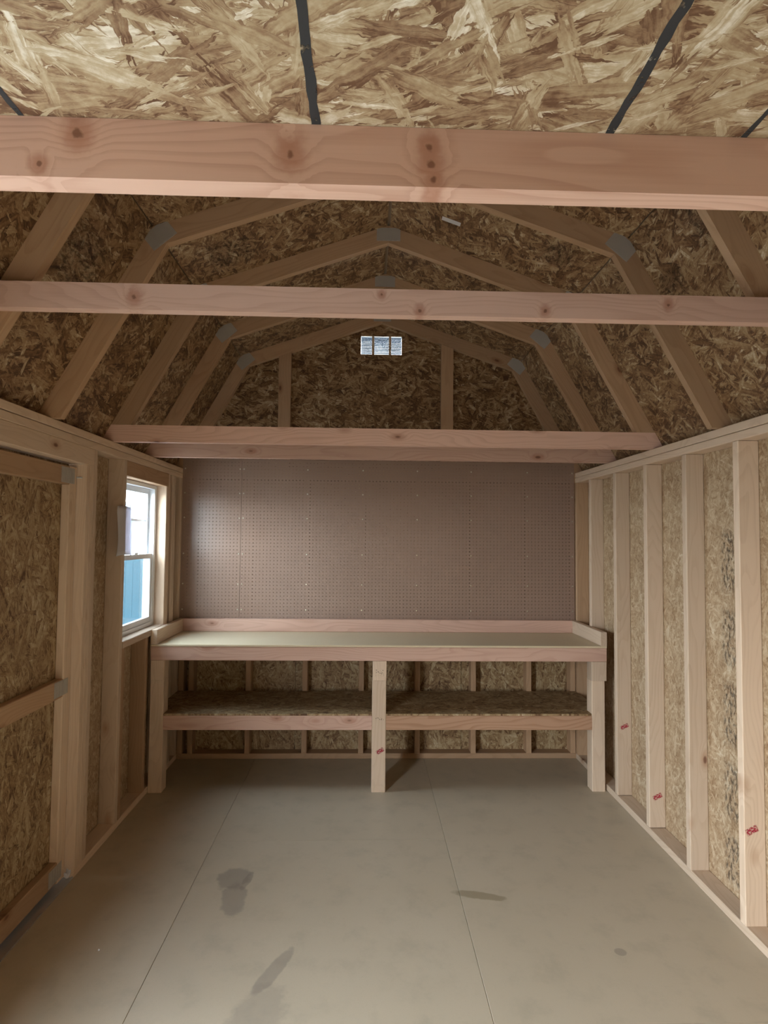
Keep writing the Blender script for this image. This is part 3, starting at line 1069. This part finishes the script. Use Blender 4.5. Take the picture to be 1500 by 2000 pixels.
# lower sash (inner track)
lx0, lx1 = -1.530, -1.508
ls = joined('lower_sash', w1, [(lx0, lx1, iy0, iy0 + 0.030, WZ0 + 0.026, ZM + 0.016), (lx0, lx1, iy1 - 0.030, iy1, WZ0 + 0.026, ZM + 0.016),
                               (lx0, lx1, iy0 + 0.030, iy1 - 0.030, WZ0 + 0.026, WZ0 + 0.058), (lx0, lx1, iy0 + 0.030, iy1 - 0.030, ZM - 0.014, ZM + 0.016)], 'vinyl', (0, -0.68, 1.2))
box('glass_pane', ls, -1.5205, -1.5175, iy0 + 0.028, iy1 - 0.028, WZ0 + 0.052, ZM - 0.010, 'glass', 0.0002)
box('sash_lock', ls, -1.5075, -1.496, -0.71, -0.66, ZM + 0.0165, ZM + 0.028, 'vinyl', 0.002)
sc_ = joined('insect_screen', w1, [(-1.5655, -1.5625, iy0 - 0.010, iy1 + 0.010, WZ0 + 0.02, ZM - 0.002)], 'screen', (0, -0.68, 1.2))
joined('screen_frame', w1, [(-1.569, -1.561, iy0 - 0.02, iy0 - 0.010, WZ0 + 0.01, ZM + 0.008), (-1.569, -1.561, iy1 + 0.010, iy1 + 0.02, WZ0 + 0.01, ZM + 0.008),
                            (-1.569, -1.561, iy0 - 0.010, iy1 + 0.010, ZM - 0.002, ZM + 0.008), (-1.569, -1.561, iy0 - 0.010, iy1 + 0.010, WZ0 + 0.01, WZ0 + 0.02)], 'vinyl', (0, -0.68, 1.2))

# paper leaflet taped to the stud beside the window
vs_, fs = [], []
nu, nv = 10, 12
for j in range(nv + 1):
    v = j / nv
    for i in range(nu + 1):
        u = i / nu
        yl = -1.150 + 0.030 * math.sin(math.pi * min(1, v * 1.1)) + 0.010 * v
        yr = -0.925 - 0.020 * v
        yy = yl + (yr - yl) * u
        xx = -XI + 0.0025 + 0.008 * (1 - u) ** 2 * (0.5 + 0.5 * math.cos(v * 5)) + 0.0015 * math.sin(u * 6) ** 2
        zz = 1.472 + 0.268 * v + 0.006 * math.sin(u * 3)
        vs_.append((xx + XI, yy + 1.04, zz - 1.472))
for j in range(nv):
    for i in range(nu):
        a = j * (nu + 1) + i
        fs.append([a, a + 1, a + nu + 2, a + nu + 1])
me = mesh_from('leaflet', vs_, fs, 'paper')
for p_ in me.polygons:
    p_.use_smooth = True
lf = link('paper_leaflet', me, Matrix.Translation((-XI, -1.04, 1.472)))
md = lf.modifiers.new('thick', 'SOLIDIFY')
md.thickness = 0.0008
tag(lf, 'curled white paper leaflet taped to the stud beside the window', 'paper')


def crumple(name, c, s, label, cat, mat='paper', seed=1):
    import bmesh
    rr = random.Random(seed)
    bm = bmesh.new()
    bmesh.ops.create_icosphere(bm, subdivisions=2, radius=1.0)
    for v in bm.verts:
        k = rr.uniform(0.55, 1.15)
        v.co = Vector((v.co.x * s[0] * k, v.co.y * s[1] * k, max(0, (v.co.z + 0.75)) * s[2] * k))
    me = bpy.data.meshes.new(name)
    bm.to_mesh(me)
    bm.free()
    me.materials.append(MAT[mat])
    return tag(link(name, me, Matrix.Translation(Vector(c))), label, cat)


crumple('plastic_scrap', (-1.462, -1.497, 0.0068), (0.014, 0.018, 0.022), 'crumpled white plastic scrap on the door threshold', 'scrap', seed=3)
crumple('white_speck', (-1.106, -1.981, 0.0002), (0.004, 0.0035, 0.004), 'tiny bright white chip lying on the floor near the door', 'chip', 'trimwhite', seed=5)
cl = joined('wire_clip', None, [(-0.012, 0.012, -0.004, 0.004, 0.0, 0.006), (-0.012, -0.004, -0.004, 0.020, 0.002, 0.008)], 'trimwhite', (0, 0, 0))
cl.matrix_basis = Matrix.Translation((-1.4685, -1.4925, 1.852))
tag(cl, 'small white plastic clip on the upper corner of the closed door frame', 'clip')

# ------------------------------------------------------------------ outside
g = struct(link('ground', boxes_mesh([(-40, 40, -40, 40, -0.42, -0.40)], 'gravel'), Matrix.Identity(4)))
nb = thing('neighbouring_shed', 'teal sided shed outside, seen through the window', 'shed', (-5.2, 6, -0.40))
NX = -4.0
joined('shed_wall', nb, [(-6.6, NX, 1.5, 20.3, -0.40, 1.90)], 'shedblue', (-5.2, 6, -0.4))
for i in range(61):
    yb_ = 1.5 + i * 0.305
    box('batten', nb, NX, NX + 0.012, yb_ + 0.004, yb_ + 0.301, -0.38, 1.86, 'shedblue', 0.003)
joined('eave_trim', nb, [(NX + 0.013, NX + 0.12, 1.4, 20.4, 1.87, 2.0)], 'trimwhite', (-5.2, 6, -0.4))
prism('shed_roof', nb, [(NX + 0.16, 2.0), (NX + 0.16, 2.03), (-5.3, 2.32), (-6.76, 2.03), (-6.76, 2.0)], 1.35, 20.45, (1, 0), 'roofing')
